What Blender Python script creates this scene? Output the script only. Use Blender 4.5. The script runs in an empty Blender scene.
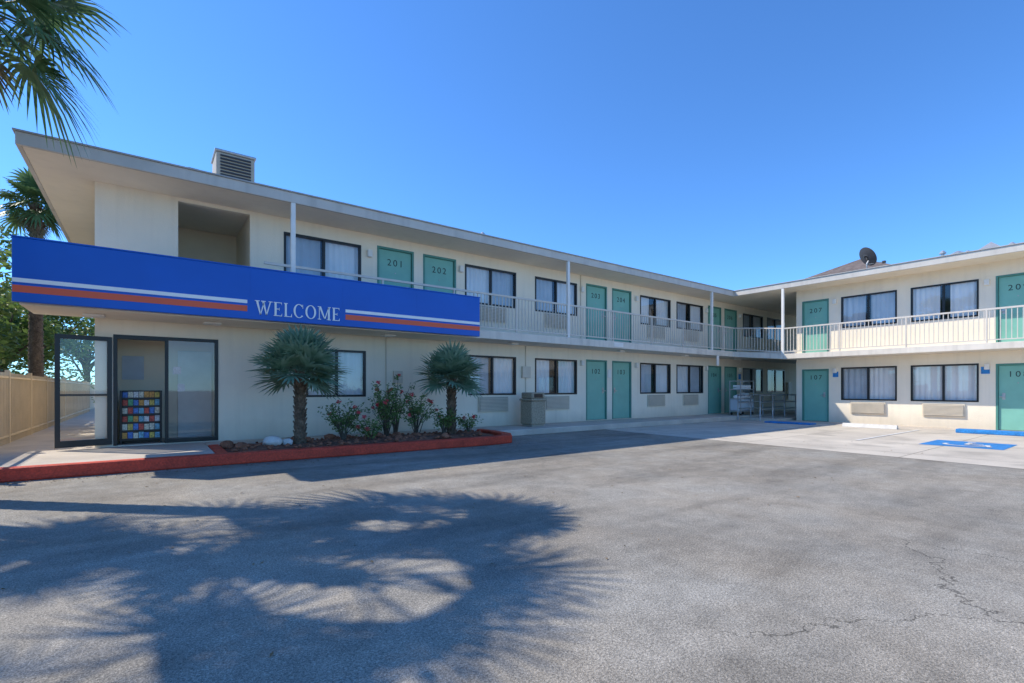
import bpy, bmesh, math, random
from mathutils import Vector, Matrix
random.seed(7)
R=random.random
def U(a,b): return a+(b-a)*R()
scene=bpy.context.scene
COL=scene.collection
# ------------------------------------------------------------------ materials
def mat(name,col,rough=.6,var=.12,nscale=3.0,bump=.0,bscale=60,metal=0,spec=.4,col2=None,fine=0.0,fscale=200,streak=0.0,grime=0.0,gz=.05):
    m=bpy.data.materials.new(name); m.use_nodes=True
    nt=m.node_tree; N=nt.nodes; L=nt.links
    b=N['Principled BSDF']; b.inputs['Roughness'].default_value=rough
    b.inputs['Metallic'].default_value=metal; b.inputs['Specular IOR Level'].default_value=spec
    geo=N.new('ShaderNodeNewGeometry')
    n=N.new('ShaderNodeTexNoise'); n.inputs['Scale'].default_value=nscale; n.inputs['Detail'].default_value=3
    n.inputs['Roughness'].default_value=.6
    L.new(geo.outputs['Position'],n.inputs['Vector'])
    r=N.new('ShaderNodeMapRange'); r.inputs['From Min'].default_value=.3; r.inputs['From Max'].default_value=.7
    L.new(n.outputs['Fac'],r.inputs['Value'])
    mx=N.new('ShaderNodeMix'); mx.data_type='RGBA'
    c2=col2 if col2 else tuple(c*(1-var*2) for c in col)
    c1=col if col2 else tuple(min(1,c*(1+var*.5)) for c in col)
    mx.inputs['A'].default_value=(*c1,1); mx.inputs['B'].default_value=(*c2,1)
    L.new(r.outputs['Result'],mx.inputs['Factor'])
    out=mx.outputs['Result']
    def mul(out,val,fac=1):
        q=N.new('ShaderNodeMix'); q.data_type='RGBA'; q.blend_type='MULTIPLY'; q.inputs['Factor'].default_value=fac
        L.new(out,q.inputs['A']); L.new(val,q.inputs['B']); return q.outputs['Result']
    if fine>0:
        f=N.new('ShaderNodeTexNoise'); f.inputs['Scale'].default_value=fscale; f.inputs['Detail'].default_value=2
        L.new(geo.outputs['Position'],f.inputs['Vector'])
        fr=N.new('ShaderNodeMapRange'); fr.inputs['From Min'].default_value=.3; fr.inputs['From Max'].default_value=.7
        fr.inputs['To Min'].default_value=1-fine; fr.inputs['To Max'].default_value=1+fine; 
        L.new(f.outputs['Fac'],fr.inputs['Value'])
        out=mul(out,fr.outputs['Result'])
    if streak>0:
        mp=N.new('ShaderNodeMapping'); mp.inputs['Scale'].default_value=(4,4,.3)
        L.new(geo.outputs['Position'],mp.inputs['Vector'])
        f=N.new('ShaderNodeTexNoise'); f.inputs['Scale'].default_value=1.5; f.inputs['Detail'].default_value=3
        L.new(mp.outputs['Vector'],f.inputs['Vector'])
        fr=N.new('ShaderNodeMapRange'); fr.inputs['From Min'].default_value=.5; fr.inputs['From Max'].default_value=.8
        fr.inputs['To Min'].default_value=1; fr.inputs['To Max'].default_value=1-streak
        L.new(f.outputs['Fac'],fr.inputs['Value'])
        out=mul(out,fr.outputs['Result'])
    if grime>0:   # splash-back dirt close to the paving
        sx=N.new('ShaderNodeSeparateXYZ'); L.new(geo.outputs['Position'],sx.inputs[0])
        ad=N.new('ShaderNodeMath'); ad.operation='MULTIPLY_ADD'; ad.inputs[1].default_value=-.35; L.new(n.outputs['Fac'],ad.inputs[0]); L.new(sx.outputs['Z'],ad.inputs[2])
        fr=N.new('ShaderNodeMapRange'); fr.inputs['From Min'].default_value=gz-.25; fr.inputs['From Max'].default_value=gz+.25
        fr.inputs['To Min'].default_value=1-grime; fr.inputs['To Max'].default_value=1
        L.new(ad.outputs[0],fr.inputs['Value']); out=mul(out,fr.outputs['Result'])
    L.new(out,b.inputs['Base Color'])
    if bump>0:
        f=N.new('ShaderNodeTexNoise'); f.inputs['Scale'].default_value=bscale; f.inputs['Detail'].default_value=2
        L.new(geo.outputs['Position'],f.inputs['Vector'])
        bp=N.new('ShaderNodeBump'); bp.inputs['Strength'].default_value=bump; bp.inputs['Distance'].default_value=.02
        L.new(f.outputs['Fac'],bp.inputs['Height']); L.new(bp.outputs['Normal'],b.inputs['Normal'])
    return m
M={}
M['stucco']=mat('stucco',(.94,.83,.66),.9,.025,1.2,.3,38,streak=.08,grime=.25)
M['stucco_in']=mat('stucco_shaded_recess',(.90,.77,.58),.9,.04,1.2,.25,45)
M['soffit']=mat('soffit_paint',(.90,.79,.63),.85,.04,.8,.1,30,streak=.05)
M['fascia']=mat('fascia_paint',(.62,.57,.50),.6,.06,1.5,.05,20,streak=.15)
M['drip']=mat('drip_edge_metal',(.46,.45,.43),.45,.1,4)
M['roof']=mat('roof_membrane',(.42,.41,.39),.9,.1,1,.2,30)
M['shingle']=mat('brown_shingle',(.19,.15,.13),.9,.2,6,.5,25)
M['white']=mat('white_paint',(.86,.82,.75),.5,.04,4)
M['rail']=mat('railing_paint',(.70,.63,.54),.5,.05,5)
M['slab']=mat('balcony_edge',(.78,.70,.59),.8,.06,2,.1,40,streak=.18)
M['door']=mat('teal_door_paint',(.22,.50,.40),.38,.05,2.0,.03,15)
M['doorframe']=mat('teal_frame_paint',(.09,.27,.22),.4,.05,5)
M['black']=mat('black_anodized',(.018,.017,.017),.35,.1,5)
M['dark']=mat('room_shade_dark',(.06,.055,.05),.9,.2,1)
M['curtain']=mat('curtain_fabric',(.92,.91,.88),.9,.04,1.5)
M['curtain2']=mat('curtain_grey',(.60,.64,.67),.9,.08,1.5)
M['ac']=mat('ac_grille_paint',(.72,.63,.50),.5,.05,3)
M['acd']=mat('ac_grille_dark',(.40,.35,.28),.6,.05,3)
M['blue']=mat('sign_blue',(.002,.105,.52),.35,.06,.8)
M['red']=mat('sign_red',(.82,.12,.045),.4,.03,1)
M['signwhite']=mat('sign_white',(.92,.89,.84),.4,.02,1)
M['num']=mat('door_number',(.03,.06,.05),.4,.02,1)
M['conc']=mat('sidewalk_concrete',(.62,.54,.45),.85,.10,1.3,.15,60,fine=.10,fscale=90)
M['kerb']=mat('red_curb_paint',(.66,.065,.03),.6,.15,4,.3,30,fine=.22,fscale=40)
M['soil']=mat('bed_mulch',(.28,.12,.07),.95,.3,9,1.0,22,fine=.35,fscale=30)
M['rock']=mat('lava_rock',(.40,.16,.09),.95,.3,9,.8,30)
M['stone']=mat('white_stone',(.76,.72,.66),.9,.1,6,.4,20)
M['ground']=mat('dry_ground',(.36,.30,.22),.95,.15,.3,.3,8)
M['bluep']=mat('accessible_blue_paint',(.03,.24,.60),.7,.12,5,.1,40,fine=.2,fscale=30)
M['whitep']=mat('white_road_paint',(.74,.72,.68),.7,.08,5,.1,40,fine=.15,fscale=40)
M['galv']=mat('galvanized_metal',(.50,.50,.49),.4,.08,8,metal=.5)
M['dish']=mat('dish_dark_grey',(.05,.05,.055),.6,.1,5)
M['cooler']=mat('cooler_tan',(.52,.45,.35),.6,.08,4)
M['can']=mat('trash_can_aggregate',(.50,.41,.29),.9,.25,30,.6,60)
M['fence']=mat('fence_tan',(.70,.57,.40),.8,.06,2,.2,30)
M['block']=mat('block_wall_tan',(.70,.57,.41),.9,.08,2,.4,20)
M['bark']=mat('palm_bark',(.21,.145,.095),.95,.3,7,1.0,22,fine=.3,fscale=25)
M['wood']=mat('tree_bark',(.14,.11,.08),.95,.25,6,.6,20)
M['litter']=mat('dry_leaf_litter',(.30,.20,.10),.9,.3,9)
def leafmat(name,a,b,sc=6,trans=.25,rough=.42):
    m=bpy.data.materials.new(name); m.use_nodes=True
    nt=m.node_tree;N=nt.nodes;L=nt.links
    p=N['Principled BSDF']; p.inputs['Roughness'].default_value=rough; p.inputs['Specular IOR Level'].default_value=.4
    geo=N.new('ShaderNodeNewGeometry'); n=N.new('ShaderNodeTexNoise'); n.inputs['Scale'].default_value=sc; n.inputs['Detail'].default_value=2
    L.new(geo.outputs['Position'],n.inputs['Vector'])
    r=N.new('ShaderNodeMapRange'); r.inputs['From Min'].default_value=.32; r.inputs['From Max'].default_value=.68
    L.new(n.outputs['Fac'],r.inputs['Value'])
    ad=N.new('ShaderNodeMath'); ad.operation='MULTIPLY_ADD'; ad.inputs[1].default_value=.6
    L.new(r.outputs['Result'],ad.inputs[0])
    sc2=N.new('ShaderNodeMath'); sc2.operation='MULTIPLY'; sc2.inputs[1].default_value=.4
    L.new(geo.outputs['Random Per Island'],sc2.inputs[0]); L.new(sc2.outputs[0],ad.inputs[2])
    mx=N.new('ShaderNodeMix'); mx.data_type='RGBA'
    mx.inputs['A'].default_value=(*a,1); mx.inputs['B'].default_value=(*b,1)
    L.new(ad.outputs[0],mx.inputs['Factor']); L.new(mx.outputs['Result'],p.inputs['Base Color'])
    tr=N.new('ShaderNodeBsdfTranslucent'); L.new(mx.outputs['Result'],tr.inputs['Color'])
    ms=N.new('ShaderNodeMixShader'); ms.inputs[0].default_value=trans
    L.new(p.outputs[0],ms.inputs[1]); L.new(tr.outputs[0],ms.inputs[2]); L.new(ms.outputs[0],N['Material Output'].inputs['Surface'])
    return m
M['fan']=leafmat('fan_palm_leaf',(.11,.21,.115),(.33,.45,.30),7)
M['fanbig']=leafmat('tall_palm_leaf',(.05,.12,.04),(.18,.27,.11),5,.3)
M['deadfrond']=leafmat('dead_frond',(.16,.11,.06),(.32,.24,.14),5)
M['rose']=leafmat('rose_leaf',(.06,.13,.03),(.22,.32,.09),9,.3)
M['tree']=leafmat('tree_leaf',(.06,.14,.03),(.26,.34,.09),1.2,.4)
M['petal']=leafmat('rose_petal',(.70,.05,.06),(.80,.16,.18),20)
def glass(name,tint,refl=.12):
    m=bpy.data.materials.new(name); m.use_nodes=True
    nt=m.node_tree;N=nt.nodes;L=nt.links; N.remove(N['Principled BSDF'])
    t=N.new('ShaderNodeBsdfTransparent'); t.inputs[0].default_value=(*tint,1)
    g=N.new('ShaderNodeBsdfGlossy'); g.inputs['Roughness'].default_value=.02; g.inputs[0].default_value=(.9,.95,1,1)
    geo=N.new('ShaderNodeNewGeometry'); n=N.new('ShaderNodeTexNoise'); n.inputs['Scale'].default_value=1.1
    L.new(geo.outputs['Position'],n.inputs['Vector'])
    bp=N.new('ShaderNodeBump'); bp.inputs['Strength'].default_value=.04; L.new(n.outputs['Fac'],bp.inputs['Height']); L.new(bp.outputs['Normal'],g.inputs['Normal'])
    f=N.new('ShaderNodeLayerWeight'); f.inputs[0].default_value=.3
    a=N.new('ShaderNodeMath'); a.operation='MULTIPLY_ADD'; a.inputs[1].default_value=.6; a.inputs[2].default_value=refl
    L.new(f.outputs['Fresnel'],a.inputs[0])
    s=N.new('ShaderNodeMixShader'); L.new(a.outputs[0],s.inputs[0]); L.new(t.outputs[0],s.inputs[1]); L.new(g.outputs[0],s.inputs[2])
    L.new(s.outputs[0],N['Material Output'].inputs['Surface']); return m
M['glass']=glass('window_glass',(.90,.92,.94),.05)
M['glassc']=glass('door_glass',(.90,.93,.93),.03)

def asphalt():
    m=bpy.data.materials.new('worn_asphalt'); m.use_nodes=True
    nt=m.node_tree;N=nt.nodes;L=nt.links;b=N['Principled BSDF']; b.inputs['Roughness'].default_value=.85; b.inputs['Specular IOR Level'].default_value=.2
    geo=N.new('ShaderNodeNewGeometry')
    def noise(s,d=3,r=.6,vec=None):
        n=N.new('ShaderNodeTexNoise'); n.inputs['Scale'].default_value=s;n.inputs['Detail'].default_value=d;n.inputs['Roughness'].default_value=r
        L.new(vec or geo.outputs['Position'],n.inputs['Vector']); return n
    def rng(o,a,c,d,e):
        r=N.new('ShaderNodeMapRange'); r.inputs['From Min'].default_value=a;r.inputs['From Max'].default_value=c;r.inputs['To Min'].default_value=d;r.inputs['To Max'].default_value=e
        L.new(o,r.inputs['Value']); return r.outputs['Result']
    def mulv(x,y):
        q=N.new('ShaderNodeMath'); q.operation='MULTIPLY'; L.new(x,q.inputs[0]); L.new(y,q.inputs[1]); return q.outputs[0]
    big=rng(noise(.4,4).outputs['Fac'],.3,.7,.76,1.18)
    mid=rng(noise(4,4,.7).outputs['Fac'],.3,.7,.80,1.16)
    fin=rng(noise(75,2,.8).outputs['Fac'],.32,.68,.62,1.38)
    fin2=rng(noise(170,1,.8).outputs['Fac'],.3,.7,.55,1.45)
    v=mulv(mulv(big,mid),mulv(fin,fin2))
    mp=N.new('ShaderNodeMapping'); mp.inputs['Scale'].default_value=(.25,1.1,1); mp.inputs['Rotation'].default_value=(0,0,.35); L.new(geo.outputs['Position'],mp.inputs['Vector'])
    st=rng(noise(1.3,3,.6,mp.outputs['Vector']).outputs['Fac'],.48,.68,1.0,.72); v=mulv(v,st)
    # cracks, only in the southern part of the lot
    wn=noise(1.6,5,.65)
    add=N.new('ShaderNodeVectorMath'); add.operation='MULTIPLY_ADD'; add.inputs[1].default_value=(.9,.9,0)
    L.new(wn.outputs['Color'],add.inputs[0]); L.new(geo.outputs['Position'],add.inputs[2])
    vo=N.new('ShaderNodeTexVoronoi'); vo.feature='DISTANCE_TO_EDGE'; vo.inputs['Scale'].default_value=.42
    L.new(add.outputs[0],vo.inputs['Vector'])
    cr=rng(vo.outputs['Distance'],.0005,.004,.0,1.0)
    sx=N.new('ShaderNodeSeparateXYZ'); L.new(geo.outputs['Position'],sx.inputs[0])
    msk=rng(sx.outputs['Y'],1.2,1.6,0.0,1.0)
    mxm=N.new('ShaderNodeMath'); mxm.operation='MAXIMUM'; L.new(cr,mxm.inputs[0]); L.new(msk,mxm.inputs[1])
    crk=rng(mxm.outputs[0],0,1,.4,1)
    v2=mulv(v,crk)
    mx=N.new('ShaderNodeMix'); mx.data_type='RGBA'; mx.blend_type='MULTIPLY'; mx.inputs['Factor'].default_value=1
    cm=N.new('ShaderNodeMix'); cm.data_type='RGBA'; cm.inputs['A'].default_value=(.355,.312,.250,1); cm.inputs['B'].default_value=(.305,.282,.240,1)
    L.new(rng(noise(.8,3).outputs['Fac'],.35,.65,0,1),cm.inputs['Factor'])
    L.new(cm.outputs['Result'],mx.inputs['A']); L.new(v2,mx.inputs['B']); L.new(mx.outputs['Result'],b.inputs['Base Color'])
    bp=N.new('ShaderNodeBump'); bp.inputs['Strength'].default_value=.4; bp.inputs['Distance'].default_value=.01
    L.new(fin,bp.inputs['Height']); L.new(bp.outputs['Normal'],b.inputs['Normal'])
    return m
M['asphalt']=asphalt()
def apron():
    m=mat('concrete_apron',(.66,.585,.48),.85,.10,.7,.12,60,fine=.10,fscale=80)
    nt=m.node_tree;N=nt.nodes;L=nt.links;b=N['Principled BSDF']
    src=b.inputs['Base Color'].links[0].from_socket
    geo=N.new('ShaderNodeNewGeometry'); br=N.new('ShaderNodeTexBrick'); br.offset=0
    br.inputs['Scale'].default_value=1; br.inputs['Brick Width'].default_value=3.0; br.inputs['Row Height'].default_value=3.0
    br.inputs['Mortar Size'].default_value=.012; br.inputs['Color1'].default_value=(1,1,1,1);br.inputs['Color2'].default_value=(.90,.90,.90,1);br.inputs['Mortar'].default_value=(.45,.43,.4,1)
    L.new(geo.outputs['Position'],br.inputs['Vector'])
    q=N.new('ShaderNodeMix'); q.data_type='RGBA'; q.blend_type='MULTIPLY'; q.inputs['Factor'].default_value=1
    L.new(src,q.inputs['A']); L.new(br.outputs['Color'],q.inputs['B'])
    n=N.new('ShaderNodeTexNoise'); n.inputs['Scale'].default_value=1.1; n.inputs['Detail'].default_value=4; L.new(geo.outputs['Position'],n.inputs['Vector'])
    r=N.new('ShaderNodeMapRange'); r.inputs['From Min'].default_value=.54; r.inputs['From Max'].default_value=.72; r.inputs['To Min'].default_value=1; r.inputs['To Max'].default_value=.72
    L.new(n.outputs['Fac'],r.inputs['Value'])
    q2=N.new('ShaderNodeMix'); q2.data_type='RGBA'; q2.blend_type='MULTIPLY'; q2.inputs['Factor'].default_value=1
    L.new(q.outputs['Result'],q2.inputs['A']); L.new(r.outputs['Result'],q2.inputs['B'])
    L.new(q2.outputs['Result'],b.inputs['Base Color'])
    return m
M['apron']=apron()

# ------------------------------------------------------------------ mesh helpers
def empty(name,loc=(0,0,0)):
    e=bpy.data.objects.new(name,None); e.location=loc; COL.objects.link(e); e.empty_display_size=.3; return e
def obj(name,me,mats,parent=None,smooth=False):
    o=bpy.data.objects.new(name,me); COL.objects.link(o)
    for k in (mats if isinstance(mats,(list,tuple)) else [mats]): me.materials.append(M[k])
    if parent:
        o.parent=parent; o.matrix_parent_inverse=Matrix.Translation(parent.location).inverted()
    if smooth:
        for p in me.polygons: p.use_smooth=True
    return o
def boxes(name,bx,m,parent=None,bevel=0):
    v=[];f=[]
    for (x0,x1,y0,y1,z0,z1) in bx:
        x0,x1=min(x0,x1),max(x0,x1); y0,y1=min(y0,y1),max(y0,y1); z0,z1=min(z0,z1),max(z0,z1)
        i=len(v)
        v+=[(x0,y0,z0),(x1,y0,z0),(x1,y1,z0),(x0,y1,z0),(x0,y0,z1),(x1,y0,z1),(x1,y1,z1),(x0,y1,z1)]
        f+=[(i,i+3,i+2,i+1),(i+4,i+5,i+6,i+7),(i,i+1,i+5,i+4),(i+1,i+2,i+6,i+5),(i+2,i+3,i+7,i+6),(i+3,i,i+4,i+7)]
    me=bpy.data.meshes.new(name); me.from_pydata(v,[],f); me.update()
    o=obj(name,me,m,parent)
    if bevel:
        b=o.modifiers.new('bevel','BEVEL'); b.width=bevel; b.segments=2
    return o
def prism(name,poly,z0,z1,m,parent=None,bevel=0):
    n=len(poly); v=[(x,y,z0) for x,y in poly]+[(x,y,z1) for x,y in poly]
    f=[tuple(range(n-1,-1,-1)),tuple(range(n,2*n))]+[(i,(i+1)%n,(i+1)%n+n,i+n) for i in range(n)]
    me=bpy.data.meshes.new(name); me.from_pydata(v,[],f); me.update()
    bm=bmesh.new(); bm.from_mesh(me); bmesh.ops.recalc_face_normals(bm,faces=bm.faces); bm.to_mesh(me); bm.free()
    o=obj(name,me,m,parent)
    if bevel:
        b=o.modifiers.new('bevel','BEVEL'); b.width=bevel; b.segments=2
    return o
def mesh_raw(name,v,f,m,parent=None,smooth=False):
    me=bpy.data.meshes.new(name); me.from_pydata(v,[],f); me.update(); return obj(name,me,m,parent,smooth)
def tube_into(v,f,pts,rads,n=10,cap=True):
    pts=[Vector(p) for p in pts]; base=len(v)
    for i,p in enumerate(pts):
        t=(pts[min(i+1,len(pts)-1)]-pts[max(i-1,0)]).normalized()
        a=t.cross(Vector((0,0,1)));
        if a.length<.05: a=t.cross(Vector((1,0,0)))
        a.normalize(); b=t.cross(a)
        for k in range(n):
            an=2*math.pi*k/n; v.append(tuple(p+(a*math.cos(an)+b*math.sin(an))*rads[i]))
    for i in range(len(pts)-1):
        for k in range(n):
            q=base+i*n; f.append((q+k,q+(k+1)%n,q+n+(k+1)%n,q+n+k))
    if cap:
        f.append(tuple(base+k for k in range(n))); f.append(tuple(base+(len(pts)-1)*n+k for k in range(n-1,-1,-1)))
def tube(name,pts,rads,m,parent=None,n=10):
    v=[];f=[]
    if not isinstance(rads,(list,tuple)): rads=[rads]*len(pts)
    tube_into(v,f,pts,rads,n); return mesh_raw(name,v,f,m,parent,True)
def plane(name,x0,x1,y0,y1,z,m,parent=None):
    return mesh_raw(name,[(x0,y0,z),(x1,y0,z),(x1,y1,z),(x0,y1,z)],[(0,1,2,3)],m,parent)

# ------------------------------------------------------------------ building
ZA=-.12           # asphalt
MY=12.0; WX=20.8  # wall planes
B=empty('motel_building',(10,12,0))
class Fr:  # facade frame : u along wall, w outward
    def __init__(s,kind): s.k=kind
    def p(s,u,w,z): return (u,MY-w,z) if s.k=='m' else (WX-w,u,z)
    def bx(s,u0,u1,w0,w1,z0,z1):
        if s.k=='m': return (u0,u1,MY-w1,MY-w0,z0,z1)
        return (WX-w1,WX-w0,u0,u1,z0,z1)
FM=Fr('m'); FR=Fr('r')
def wall(name,fr,u0,u1,z0,z1,holes,depth=.14):
    us=sorted(set([u0,u1]+[h[0] for h in holes]+[h[1] for h in holes])); zs=sorted(set([z0,z1]+[h[2] for h in holes]+[h[3] for h in holes]))
    us=[u for u in us if u0<=u<=u1]
    v=[];f=[]
    def quad(a,b,c,d):
        i=len(v); v.extend([a,b,c,d]); f.append((i,i+1,i+2,i+3))
    for i in range(len(us)-1):
        for j in range(len(zs)-1):
            cu=(us[i]+us[i+1])/2; cz=(zs[j]+zs[j+1])/2
            if any(h[0]<cu<h[1] and h[2]<cz<h[3] for h in holes): continue
            quad(fr.p(us[i],0,zs[j]),fr.p(us[i+1],0,zs[j]),fr.p(us[i+1],0,zs[j+1]),fr.p(us[i],0,zs[j+1]))
            quad(fr.p(us[i],-depth,zs[j]),fr.p(us[i+1],-depth,zs[j]),fr.p(us[i+1],-depth,zs[j+1]),fr.p(us[i],-depth,zs[j+1]))
    for (a,b,c,d) in holes:
        quad(fr.p(a,0,c),fr.p(a,-depth,c),fr.p(a,-depth,d),fr.p(a,0,d))
        quad(fr.p(b,0,c),fr.p(b,-depth,c),fr.p(b,-depth,d),fr.p(b,0,d))
        quad(fr.p(a,0,c),fr.p(b,0,c),fr.p(b,-depth,c),fr.p(a,-depth,c))
        quad(fr.p(a,0,d),fr.p(b,0,d),fr.p(b,-depth,d),fr.p(a,-depth,d))
    return mesh_raw(name,v,f,'stucco',B)
frames=[];glasses=[];acs=[];acds=[];curt=[];curt2=[]
def curtain(fr,u0,u1,z0,z1,lst,amp=.022,w=-.125):
    n=max(8,int((u1-u0)/.025)); v=[];f=[]; ph=U(0,6)
    for i in range(n+1):
        u=u0+(u1-u0)*i/n; a=amp*math.sin(u*38+ph+1.5*math.sin(u*5))
        v.append(fr.p(u,w+a,z0)); v.append(fr.p(u,w+a*.7,z1))
    for i in range(n): f.append((2*i,2*i+2,2*i+3,2*i+1))
    lst.append((v,f))
def window(fr,u0,u1,z0,z1,mode=None):
    t=.05
    for b in [(u0,u1,z0,z0+t),(u0,u1,z1-t,z1),(u0,u0+t,z0+t,z1-t),(u1-t,u1,z0+t,z1-t)]:
        frames.append(fr.bx(b[0],b[1],-.09,.012,b[2],b[3]))
    um=(u0+u1)/2
    frames.append(fr.bx(um-.03,um+.03,-.08,-.01,z0+t,z1-t))
    glasses.append((fr,u0+t,um-.03,z0+t,z1-t,-.05)); glasses.append((fr,um+.03,u1-t,z0+t,z1-t,-.035))
    A,D=u0+.02,u1-.02
    if mode=='both': curtain(fr,A,um-.10,z0,z1,curt2); curtain(fr,um+.08,D,z0,z1,curt)
    if mode=='both2': curtain(fr,A,u0+.70,z0,z1,curt); curtain(fr,u1-.75,D,z0,z1,curt)
    if mode=='l': curtain(fr,A,um+.05,z0,z1,curt)
    if mode=='l2': curtain(fr,A,um+.05,z0,z1,curt); curtain(fr,um+.06,D,z0,z1,curt2,w=-.16)
    if mode=='r': curtain(fr,um-.03,D,z0,z1,curt)
    if mode=='r2': curtain(fr,um+.03,D,z0,z1,curt); curtain(fr,A,um-.05,z0,z1,curt2,w=-.16)
    if mode=='full': curtain(fr,A,um-.02,z0,z1,curt); curtain(fr,um+.0,D,z0,z1,curt)
    if mode=='grey': curtain(fr,A,um-.05,z0,z1,curt2); curtain(fr,um+.1,D,z0,z1,curt2)
def ac(fr,uc,z0,z1,hw=.53):
    acs.append(fr.bx(uc-hw,uc+hw,0,.05,z0,z1))
    n=9
    for i in range(n):
        z=z0+.04+(z1-z0-.08)*i/n
        acs.append(fr.bx(uc-hw+.03,uc+hw-.03,.055,.085,z,z+(z1-z0-.08)/n*.62))
    acds.append(fr.bx(uc-hw+.03,uc+hw-.03,.05,.056,z0+.03,z1-.03))
doors=[];dframes=[];knobs=[]
def text(s,loc,size,fr,m,ext=.004,parent=B,name='door_number',space=1.0):
    c=bpy.data.curves.new(name,'FONT'); c.body=s; c.size=size; c.extrude=ext; c.align_x='CENTER'; c.space_character=space
    o=bpy.data.objects.new(name,c); COL.objects.link(o); c.materials.append(M[m])
    if fr.k=='m': R3=Matrix(((1,0,0),(0,0,-1),(0,1,0)))
    else: R3=Matrix(((0,0,-1),(-1,0,0),(0,1,0)))
    o.matrix_world=Matrix.Translation(loc)@R3.to_4x4()
    if parent:
        o.parent=parent; o.matrix_parent_inverse=Matrix.Translation(parent.location).inverted()
    return o
def door(fr,u0,u1,z0,z1,num,knob_side=1):
    t=.055
    dframes.extend([fr.bx(u0,u0+t,-.12,.01,z0,z1),fr.bx(u1-t,u1,-.12,.01,z0,z1),fr.bx(u0+t,u1-t,-.12,.01,z1-t,z1)])
    doors.append(fr.bx(u0+t+.004,u1-t-.004,-.10,-.045,z0+.012,z1-t-.004))
    ku=(u1-.17) if knob_side>0 else (u0+.17)
    knobs.append(fr.bx(ku-.035,ku+.035,-.045,-.03,z0+.93,z0+1.13)); knobs.append(fr.bx(ku-.02,ku+.09,-.03,.02,z0+1.0,z0+1.03))
    uc=(u0+u1)/2
    knobs.append(fr.bx(uc-.015,uc+.015,-.045,-.035,z0+1.42,z0+1.45))
    text(num,fr.p(uc,-.043,z0+1.62),.24,fr,'num',space=1.35)
F0=.07; F1=2.72
hm=[]
lobby=(-.51,1.21,.07,2.19)
recess=(.51,1.81,F1,4.96)
hm+= [lobby,recess]
mw_low=[(2.97,4.39,.96,2.10),(7.38,9.10,.97,2.13),(9.85,11.69,.97,2.13),(15.0,16.9,.97,2.15),(17.3,19.2,.97,2.15),(22.5,24.4,.97,2.15),(24.82,26.7,.97,2.15)]
mw_up=[(2.49,4.27,3.62,4.72),(7.27,9.10,3.62,4.72),(9.85,11.69,3.62,4.72),(15.0,16.9,3.62,4.72),(17.3,19.2,3.62,4.72),(22.5,24.4,3.62,4.72),(24.82,26.7,3.62,4.72)]
md_low=[(12.12,13.17,'102'),(13.44,14.5,'103'),(19.58,20.63,'104'),(20.9,21.96,'105')]
md_up=[(4.68,5.69,'201'),(5.96,6.98,'202'),(12.12,13.17,'203'),(13.44,14.5,'204'),(19.58,20.63,'205'),(20.9,21.96,'206')]
modes_up=['r2','l2','both','both2','both','r2','both']
modes_lo=['full','r2','both2','both','l2','both','both2']
for i,w in enumerate(mw_low): hm.append(w); window(FM,*w,mode=modes_lo[i])
for i,w in enumerate(mw_up): hm.append(w); window(FM,*w,mode=modes_up[i])
for a,b,n in md_low: hm.append((a,b,F0,F0+2.1)); door(FM,a,b,F0,F0+2.1,n,1 if n in('102','104') else -1)
for a,b,n in md_up: hm.append((a,b,F1,F1+2.07)); door(FM,a,b,F1,F1+2.07,n,1 if n in('201','203','205') else -1)
wall('front_wall',FM,-.78,34,ZA,5.04,hm)
G0=-.1; G1=2.5
hr=[]
rd=[(7.74,8.69),(2.22,3.17)]; rwn=[(5.63,7.33),(3.55,5.25)]
for i,(a,b) in enumerate(rd+[(.95,1.9),(-3.6,-2.65)]):
    hr+= [(a,b,G0,G0+2.02),(a,b,G1,G1+2.1)]
    door(FR,a,b,G0,G0+2.02,['107','108','109','110'][i],1 if i%2 else -1); door(FR,a,b,G1,G1+2.1,['207','209','210','211'][i],1 if i%2 else -1)
for i,(a,b) in enumerate(rwn+[(-1.0,.65),(-2.4,-1.1)]):
    hr+= [(a,b,.74,1.95),(a,b,3.42,4.58)]
    window(FR,a,b,.74,1.95,['l2','full','r','l'][i]); window(FR,a,b,3.42,4.58,['grey','both2','r','l'][i])
wall('wing_wall',FR,-8,8.9,ZA-.02,5.04,hr)
for w in mw_low[1:]: ac(FM,(w[0]+w[1])/2,.48,.93)
for w in mw_up[1:]: ac(FM,(w[0]+w[1])/2,F1+.42,F1+.87)
for a,b in rwn: ac(FR,(a+b)/2,.26,.68)
boxes('window_frames',frames,'black',B,.004)
boxes('ac_units',acs,'ac',B); boxes('ac_grille_backs',acds,'acd',B)
boxes('doors',doors,'door',B,.004); boxes('door_frames',dframes,'doorframe',B,.004); boxes('door_hardware',knobs,'galv',B,.003)
v=[];f=[]
for fr,a,b,c,d,w in glasses:
    i=len(v); v+= [fr.p(a,w,c),fr.p(b,w,c),fr.p(b,w,d),fr.p(a,w,d)]; f.append((i,i+1,i+2,i+3))
mesh_raw('window_glass',v,f,'glass',B)
for nm,lst,mm in (('curtains',curt,'curtain'),('grey_curtains',curt2,'curtain2')):
    v=[];f=[]
    for a,b in lst:
        i=len(v); v+=a; f+=[tuple(k+i for k in q) for q in b]
    mesh_raw(nm,v,f,mm,B,True)
boxes('room_shade_backing',[(2.0,33.9,12.35,12.4,ZA,5.0),(1.3,2.0,12.5,12.55,ZA,F1-.2),(21.2,21.25,-7.8,8.7,ZA,5.0)],'dark',B)  # near-black sheets behind the windows; their colour stands in for unlit room depth
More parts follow.
